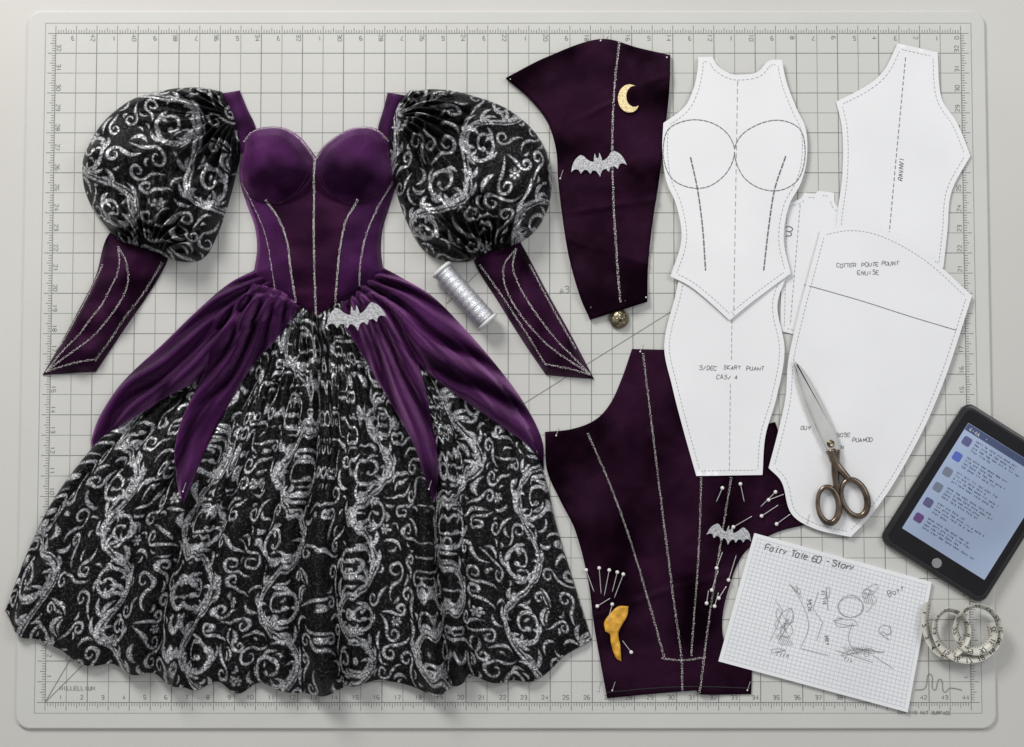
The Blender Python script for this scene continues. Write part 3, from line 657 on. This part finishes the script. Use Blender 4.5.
write(pad,.5,text('nin',820,592,5,75,jit=.6),text('mon',806,600,5,80,jit=.6),text('Borr',888,597,5,-25,jit=.5),text('mer',824,636,4,80,jit=.5),text('tiy',842,659,4,20,jit=.5),text('ilrn',775,655,4,10,jit=.5))
# ---------------- tablet
tab=thing('tablet','black tablet with lit screen showing a message list','tablet',960,500)
e1=np.array([0.846,0.533]);d1=np.array([-0.533,0.846]);TA=np.array([965.,401.]);TWd,TLn=122,164
tp=lambda a,b:TA+e1*a+d1*b
def rrect(a0,b0,a1,b1,r,k=6):
    o=[]
    for ca,cb,s in ((a1-r,b1-r,0),(a0+r,b1-r,90),(a0+r,b0+r,180),(a1-r,b0+r,270)):
        for i in range(k+1):
            q=math.radians(s+i*90/k);o.append(tp(ca+r*math.cos(q),cb+r*math.sin(q)))
    return o
def slab(name,loops,mat,parent,smooth=False,**kw):
    V=[];F=[];n=len(loops[0][0])
    for l,z in loops: V+=[(q[0],q[1],z) for q in l]
    for k in range(len(loops)-1): F+=[(k*n+i,k*n+(i+1)%n,(k+1)*n+(i+1)%n,(k+1)*n+i) for i in range(n)]
    F.append(tuple(range((len(loops)-1)*n,len(loops)*n))); return make(name,V,F,mat,parent,smooth=smooth,**kw)
slab('case',[(rrect(1,1,TWd-1,TLn-1,9),0.2),(rrect(0,0,TWd,TLn,10),2),(rrect(0,0,TWd,TLn,10),5.5),(rrect(1.2,1.2,TWd-1.2,TLn-1.2,9),7.5),(rrect(3,3,TWd-3,TLn-3,8),8)],M['black'],tab)
M['glass']=simple('dark_glass',(0.008,0.008,0.010),(0.011,0.011,0.013),30,0.2,spec=0.3)
slab('glass_front',[(rrect(5,5,TWd-5,TLn-5,7),8.05),(rrect(5.3,5.3,TWd-5.3,TLn-5.3,7),8.5)],M['glass'],tab)
slab('screen',[(rrect(13,18,TWd-12,TLn-22,.5,1),8.5),(rrect(13,18,TWd-12,TLn-22,.5,1),8.75)],M['screen'],tab)
slab('header_bar',[(rrect(13.3,18.3,TWd-12.3,25.5,.3,1),8.76),(rrect(13.3,18.3,TWd-12.3,25.5,.3,1),8.9)],M['scr_bar'],tab)
cc=tp(TWd/2,TLn-11)
slab('home_button',[([cc+5*np.array([math.cos(a),math.sin(a)]) for a in np.linspace(0,2*math.pi,24,endpoint=False)],8.5),([cc+4.6*np.array([math.cos(a),math.sin(a)]) for a in np.linspace(0,2*math.pi,24,endpoint=False)],8.8)],M['button'],tab)
angT=math.degrees(math.atan2(e1[1],e1[0]))
ws=['Foin','srn','ton','leir','men','srt','oler','Tier','ansn','lois','ster','nen','nert','roin','les','tan','snia','Corn','tile','atrn','sole','lir','near','a','te']
ic=['scr_i1','scr_i2','scr_i3','scr_i3','scr_i1','scr_i4']; yy=33; tA=[]
for i in range(6):
    slab('app_icon',[(rrect(17,yy-3,26,yy+6,2,3),8.76),(rrect(17,yy-3,26,yy+6,2,3),9.0)],M[ic[i]],tab)
    for k in range(4):
        x_,y_=tp(30,yy-2.5+k*3.5); rr=random.Random(i*9+k)
        s_=' '.join(rr.choice(ws) for _ in range(9))[:rr.randint(10,34)]
        tA+=text(s_,x_,y_,1.9,angT,jit=.1,space=6)
    yy+=18
ribbons('screen_text',tA,0.42,M['scr_dark'],tab,z=8.95)
x_,y_=tp(17,24.3); ribbons('screen_text',text('4-4A  -',x_,y_,3.4,angT,jit=0),0.6,M['white'],tab,z=9.1)
# ---------------- scissors
sz=6.0
sci=thing('scissors','steel tailoring scissors with dark bronze handles lying on paper','scissors',830,450,sz)
def plate(name,ol,z0,z1,mat,parent,inset=1.0):
    ol=smoothpath(ol,True,3); t=np.roll(ol,-1,0)-np.roll(ol,1,0); t/=np.linalg.norm(t,axis=1)[:,None]; nn=np.column_stack([-t[:,1],t[:,0]])
    if inside((ol+nn*.3)[:,0],(ol+nn*.3)[:,1],ol).mean()<.5: nn=-nn
    return slab(name,[(ol+nn*inset*.8,z0),(ol,z0+0.6),(ol,z1-1.0),(ol+nn*inset,z1)],mat,parent)
plate('blade',[(792,361),(794,374),(800,398),(811,427),(821,448),(828,460),(835,455),(834,444),(822,418),(806,388)],sz-.6,sz+1.6,M['steel'],sci,.8)
plate('blade',[(793,361),(802,370),(814,390),(827,416),(836,438),(838,452),(832,460),(826,450),(813,422),(802,394)],sz+1.7,sz+4.4,M['steel'],sci,1.6)
def ring(cx_,cy_,rx,ry,rot,rad,z):
    o=[]
    for a in np.linspace(0,2*math.pi,48,endpoint=False):
        p,q=rx*math.cos(a),ry*math.sin(a); o.append((cx_+p*math.cos(rot)-q*math.sin(rot),cy_+p*math.sin(rot)+q*math.cos(rot),z))
    return o
zz=sz+2.6
rr_=2.9+0.6*np.cos(np.linspace(0,2*math.pi,48,endpoint=False)-0.5)
h1=subpart('handle',sci,826,495,sz); tube('finger_loop',ring(827,505,10.5,18,-0.12,3,zz),rr_,M['bronze'],h1,closed=True)
sp1=smoothpath([(834,450),(834,462),(834,474),(835,484),(836,494)],False,2);tube('shank',np.column_stack([sp1,np.full(len(sp1),zz)]),np.linspace(4.8,3,len(sp1)),M['bronze'],h1)
h2=subpart('handle',sci,853,497,sz); tube('finger_loop',ring(853,498,12,19,-0.35,3,zz),rr_,M['bronze'],h2,closed=True)
sp2=smoothpath([(829,450),(834,463),(841,472),(848,480)],False,2);tube('shank',np.column_stack([sp2,np.full(len(sp2),zz+1.5)]),np.linspace(5,3,len(sp2)),M['bronze'],h2)
slab('pivot_screw',[([(829+r_*math.cos(a),444+r_*math.sin(a)) for a in np.linspace(0,2*math.pi,20,endpoint=False)],z_) for r_,z_ in ((3.8,sz+4.4),(3.8,sz+5.4),(2.9,sz+6.3))],M['brass'],sci)
# ---------------- thread spool
spo=thing('thread_spool','spool wound with silver metallic thread on the mat','thread spool',466,298)
def rev(name,a,b,prof,z,mat,seg=40,**kw):
    a=np.array([*a,z],float);b=np.array([*b,z],float);t=(b-a);t/=np.linalg.norm(t);s=np.cross(t,(0,0,1.));u_=np.cross(s,t);V=[];F=[]
    for d_,r_ in prof:
        for k in range(seg): q=2*math.pi*k/seg; V.append(a+t*d_+r_*(math.cos(q)*s+math.sin(q)*u_))
    n=len(prof)
    for i in range(n-1): F+=[(i*seg+k,i*seg+(k+1)%seg,(i+1)*seg+(k+1)%seg,(i+1)*seg+k) for k in range(seg)]
    F.append(tuple(range(seg)));F.append(tuple((n-1)*seg+k for k in range(seg))); return make(name,V,F,mat,spo,**kw)
Ls=math.dist((441,270),(489,324))
prof=[(4+i*(Ls-8)/90,10.4+0.35*math.sin(i*2.1)+0.25*math.sin(i*.7)) for i in range(91)]
rev('wound_thread',(441,270),(489,324),prof,12.2,M['thread'])
rev('spool_cap',(441,270),(489,324),[(0,7),(0.1,11),(1,11.6),(2.6,11.6),(3.4,11)],12.2,M['white'])
rev('spool_cap',(441,270),(489,324),[(Ls-3.4,11),(Ls-2.6,11.6),(Ls-1,11.6),(Ls-.1,11),(Ls,4)],12.2,M['white'])
# ---------------- brass button
but=thing('shank_button','round antique brass button with raised ornament','button',619,319)
def dome(name,cx_,cy_,prof,mat,parent,seg=40):
    V=[];F=[]
    for r_,z_ in prof: V+=[(cx_+r_*math.cos(2*math.pi*k/seg),cy_+r_*math.sin(2*math.pi*k/seg),z_) for k in range(seg)]
    n=len(prof)
    for i in range(n-1): F+=[(i*seg+k,i*seg+(k+1)%seg,(i+1)*seg+(k+1)%seg,(i+1)*seg+k) for k in range(seg)]
    F.append(tuple((n-1)*seg+k for k in range(seg))); return make(name,V,F,mat,parent)
zb=surf(619,319)
dome('button_dome',619,319,[(8.2*math.cos(a),zb+4+6*math.sin(a)) for a in np.linspace(0,1.5,10)],M['brass'],but)
dome('button_rim',619,319,[(7.5,zb+.3),(9.8,zb+1.5),(9.9,zb+3.2),(8.6,zb+4.4),(8.2,zb+4)],M['bronze'],but)
# ---------------- tape measure
tm=thing('tape_measure','coiled cream dressmaker tape measure with black numbers','tape measure',960,630)
ctrl=[(926,602),(923,622),(929,643),(944,655),(960,648),(967,630),(958,613),(943,610),(933,622),(936,642),(952,656),(974,658),(992,647),(998,629),(990,612),(973,605),(958,614),(953,630),(962,646),(978,650),(990,638),(988,622)]
path=smoothpath(ctrl,False,1.5,corner=170); n=len(path)
tt=np.linspace(0,1,n); zc=6.5+2*np.sin(tt*19)+5*tt
tg=np.gradient(path,axis=0);tg/=np.linalg.norm(tg,axis=1)[:,None];nn=np.column_stack([-tg[:,1],tg[:,0]])
til=0.62+0.30*np.sin(tt*15+0.6); hw=5.4
def tpt(i,o,lift=0):
    i=min(max(i,0),n-1.001); k=int(i); f_=i-k
    def one(i):
        a=til[i]; bx=nn[i]*math.sin(a);bz=math.cos(a); nx_=nn[i]*math.cos(a);nz=-math.sin(a)
        return np.array([path[i,0]+bx[0]*o-nx_[0]*lift,path[i,1]+bx[1]*o-nx_[1]*lift,zc[i]+bz*o-nz*lift])
    return one(k)*(1-f_)+one(k+1)*f_
V=[];F=[]
for i in range(n):
    V+=[tpt(i,-hw,0),tpt(i,hw,0),tpt(i,hw,.4),tpt(i,-hw,.4)]
    if i: b_=4*i-4; F+=[(b_+k,b_+(k+1)%4,b_+4+(k+1)%4,b_+4+k) for k in range(4)]
V=np.array(V);V[:,2]=np.maximum(V[:,2],0.5)
make('tape_band',V,F,M['tape'],tm)
V=[];F=[]
def tseg(i0,o0,i1,o1,w=0.45):
    di=(i1-i0)*1.5;do=o1-o0;L=math.hypot(di,do)+1e-6; pi_,po=-do/L*w/2/1.5,di/L*w/2
    for lf in (.62,-.22):
        b_=len(V); V.extend([tpt(i0+pi_,o0+po,lf),tpt(i0-pi_,o0-po,lf),tpt(i1-pi_,o1-po,lf),tpt(i1+pi_,o1+po,lf)]); F.append((b_,b_+1,b_+2,b_+3))
for i in range(2,n-2,2): tseg(i,-hw,i,-hw+(4.4 if i%10==2 else 2.2),.55)
num=1
for i in range(6,n-6,8):
    x0_=0
    for ch in str(num):
        for st in FT[ch].split(';'):
            q=[(i+(x0_+int(st[j]))*0.42,-1.0+int(st[j+1])*0.95) for j in range(0,len(st)-1,2)]
            for a_,b__ in zip(q[:-1],q[1:]): tseg(*a_,*b__,w=.9)
        x0_+=5.5
    num+=1
make('tape_marks',V,F,M['tapeink'],tm,smooth=False)
# ---------------- appliques
BH=[(0,0.09),(0.02,0.11),(0.04,0.19),(0.065,0.11),(0.075,0.04),(0.12,0.05),(0.19,0.10),(0.25,0.17),(0.30,0.19),(0.38,0.14),(0.45,0.05),(0.5,-0.09),(0.43,-0.05),(0.37,-0.06),(0.33,-0.14),(0.27,-0.08),(0.21,-0.09),(0.165,-0.17),(0.12,-0.11),(0.07,-0.12),(0.03,-0.17),(0,-0.24)]
def bat(x,y,w,rot,label):
    pts=BH+[(-a,b) for a,b in BH[-2:0:-1]]; c,s_=math.cos(rot),math.sin(rot)
    o=[(x+(a*c+b*s_)*w,y+(a*s_-b*c)*w) for a,b in pts]
    zs=[surf(x+c*a*w,y+s_*a*w+b) for a in np.linspace(-.45,.45,9) for b in (-5,0,5)]
    zm=max(zs); T=thing('bat_applique',label,'applique',x,y,zm)
    cloth('glitter_bat',o,lambda X,Y,d:zm+0.5+0*X,1.3,M['bat'],T,thick=0.7,smoothp=True,sharp=True)
    return T
bat(360,322,59,-0.16,'silver glitter bat applique lying on the gown waist')
bat(598,165,56,-0.13,'silver glitter bat applique on the dark velvet bodice panel')
bat(729,534,45,0.15,'silver glitter bat applique on the dark velvet skirt panel')
cres=[(629+11.5*math.cos(math.radians(a)),100+14*math.sin(math.radians(a))) for a in np.linspace(-70,-310,16)]
innr=[(634+8.2*math.cos(math.radians(a)),98+10.5*math.sin(math.radians(a))) for a in np.linspace(-300,-80,13)]
zmo=max(surf(*q) for q in cres)
mo=thing('moon_applique','gold crescent moon applique on the dark velvet panel','applique',628,100,zmo)
cloth('gold_crescent',cres+innr,lambda X,Y,d:zmo+.5+0*X,1.4,M['gold'],mo,thick=.8,sharp=True)
rb=thing('fabric_scrap','golden yellow satin scrap pinned on dark velvet','fabric scrap',615,630,surf(615,630))
cloth('satin_scrap',[(604,622),(611,612),(618,606),(628,606),(627,615),(622,624),(618,633),(620,645),(621,661),(616,658),(611,644),(610,634),(605,631)],lambda X,Y,d:1.0+1.0*(1-np.exp(-d/2))+3*vn(X,Y,6,210),1.6,M['orange'],rb,drape=True,thick=1.0)
# ---------------- pins
def build_pin():
    me=bpy.data.meshes.new('needle');V=[];F=[];sg=6
    for x_,r_ in ((0,0.05),(2,0.42),(20,0.42)):
        V+=[(x_*S,r_*S*math.cos(2*math.pi*k/sg),r_*S*math.sin(2*math.pi*k/sg)) for k in range(sg)]
    for i in range(2): F+=[(i*sg+k,i*sg+(k+1)%sg,(i+1)*sg+(k+1)%sg,(i+1)*sg+k) for k in range(sg)]
    F+=[tuple(range(sg)),tuple(range(2*sg,3*sg))]
    me.from_pydata(V,[],F);me.materials.append(M['steel'])
    mh=bpy.data.meshes.new('pin_head');V=[];F=[];sg=14;rg_=8
    for i in range(rg_+1):
        a=math.pi*i/rg_
        V+=[((-1.9*math.cos(a))*S,1.9*math.sin(a)*S*math.cos(2*math.pi*k/sg),1.9*math.sin(a)*S*math.sin(2*math.pi*k/sg)) for k in range(sg)]
    for i in range(rg_): F+=[(i*sg+k,i*sg+(k+1)%sg,(i+1)*sg+(k+1)%sg,(i+1)*sg+k) for k in range(sg)]
    mh.from_pydata(V,[],F);mh.materials.append(M['pinhead']);mh.polygons.foreach_set('use_smooth',[True]*len(mh.polygons))
    return me,mh
me_n,me_h=build_pin(); proto=None
pins=[((594,592),(586,570)),((601,594),(599,568)),((604,596),(609,570)),((612,592),(617,572)),((614,598),(623,574)),((610,598),(597,606)),
((722,552),(716,568)),((718,570),(711,590)),((708,590),(706,603)),((726,586),(718,598)),((736,555),(728,580)),((622,640),(631,652)),
((744,502),(740,484)),((752,516),(733,527)),((778,505),(761,516)),((784,494),(768,500)),((790,514),(776,524)),((760,507),(775,492)),
((716,502),(722,488)),((718,592),(714,606)),((607,622),(612,604))]
smallp=[(600,43),(666,60),(510,82),(560,180),(650,255),(645,300),(588,316),(622,310),(556,436),(640,352),(612,690),(747,690),(806,522),(265,491),(598,690),(190,492),(430,490)]
allp=[(a,b,1) for a,b in pins]+[((x+3,y-9),(x,y),0.45) for x,y in smallp]
for i,(a,b,sc_) in enumerate(allp):
    ax,ay=[float(q) for q in W(*a)];bx,by=[float(q) for q in W(*b)]
    L=math.hypot(bx-ax,by-ay); za=surf(*a)+0.6; zb_=surf(*b)+(1.9 if sc_==1 else 1.0)
    if proto is None:
        T=bpy.data.objects.new('dressmaking_pin',None);T.empty_display_size=0.01;link(T)
        n_=bpy.data.objects.new('needle',me_n);h_=bpy.data.objects.new('pin_head',me_h);link(n_);link(h_);n_.parent=T;h_.parent=T
        proto=(T,n_,h_)
    else:
        T=proto[0].copy();n_=proto[1].copy();h_=proto[2].copy();link(T);link(n_);link(h_);n_.parent=T;h_.parent=T
    h_.location.x=L*S; n_.scale=(L/20,sc_**.5,sc_**.5); h_.scale=(sc_,)*3
    T.location=(ax*S,ay*S,za*S); T.rotation_euler=(0,-math.atan2(zb_-za,L),math.atan2(by-ay,bx-ax))
    T['label']='steel pin with round pearl head stuck in fabric';T['category']='pin';T['group']='pins scattered on the fabric'
# ---------------- camera, light
cam=bpy.data.cameras.new('camera');co=bpy.data.objects.new('camera',cam);link(co)
cam.sensor_width=36;cam.lens=36*D/1024;cam.clip_end=50;cam.clip_start=0.1
co.location=(0,-D*sT*S,D*cT*S);co.rotation_euler=(TH,0,0);scene.camera=co
def area(loc,size,e,col,tgt=(0,0,0)):
    l=bpy.data.lights.new('softbox','AREA');l.shape='SQUARE';l.size=size;l.energy=e;l.color=col
    o=bpy.data.objects.new('softbox',l);link(o);o.location=loc
    o.rotation_euler=(Vector(tgt)-Vector(loc)).to_track_quat('-Z','Y').to_euler()
area((-1.5,2.5,2.2),1.2,98,(1,0.985,0.96),(-0.1,-.1,0))
area((2.0,1.2,2.6),1.5,29,(0.96,0.98,1))
w=bpy.data.worlds.new('World');scene.world=w;w.use_nodes=True
w.node_tree.nodes['Background'].inputs[0].default_value=(0.97,0.98,1,1);w.node_tree.nodes['Background'].inputs[1].default_value=0.38
scene.view_settings.view_transform='Standard';scene.view_settings.look='None';scene.view_settings.exposure=0
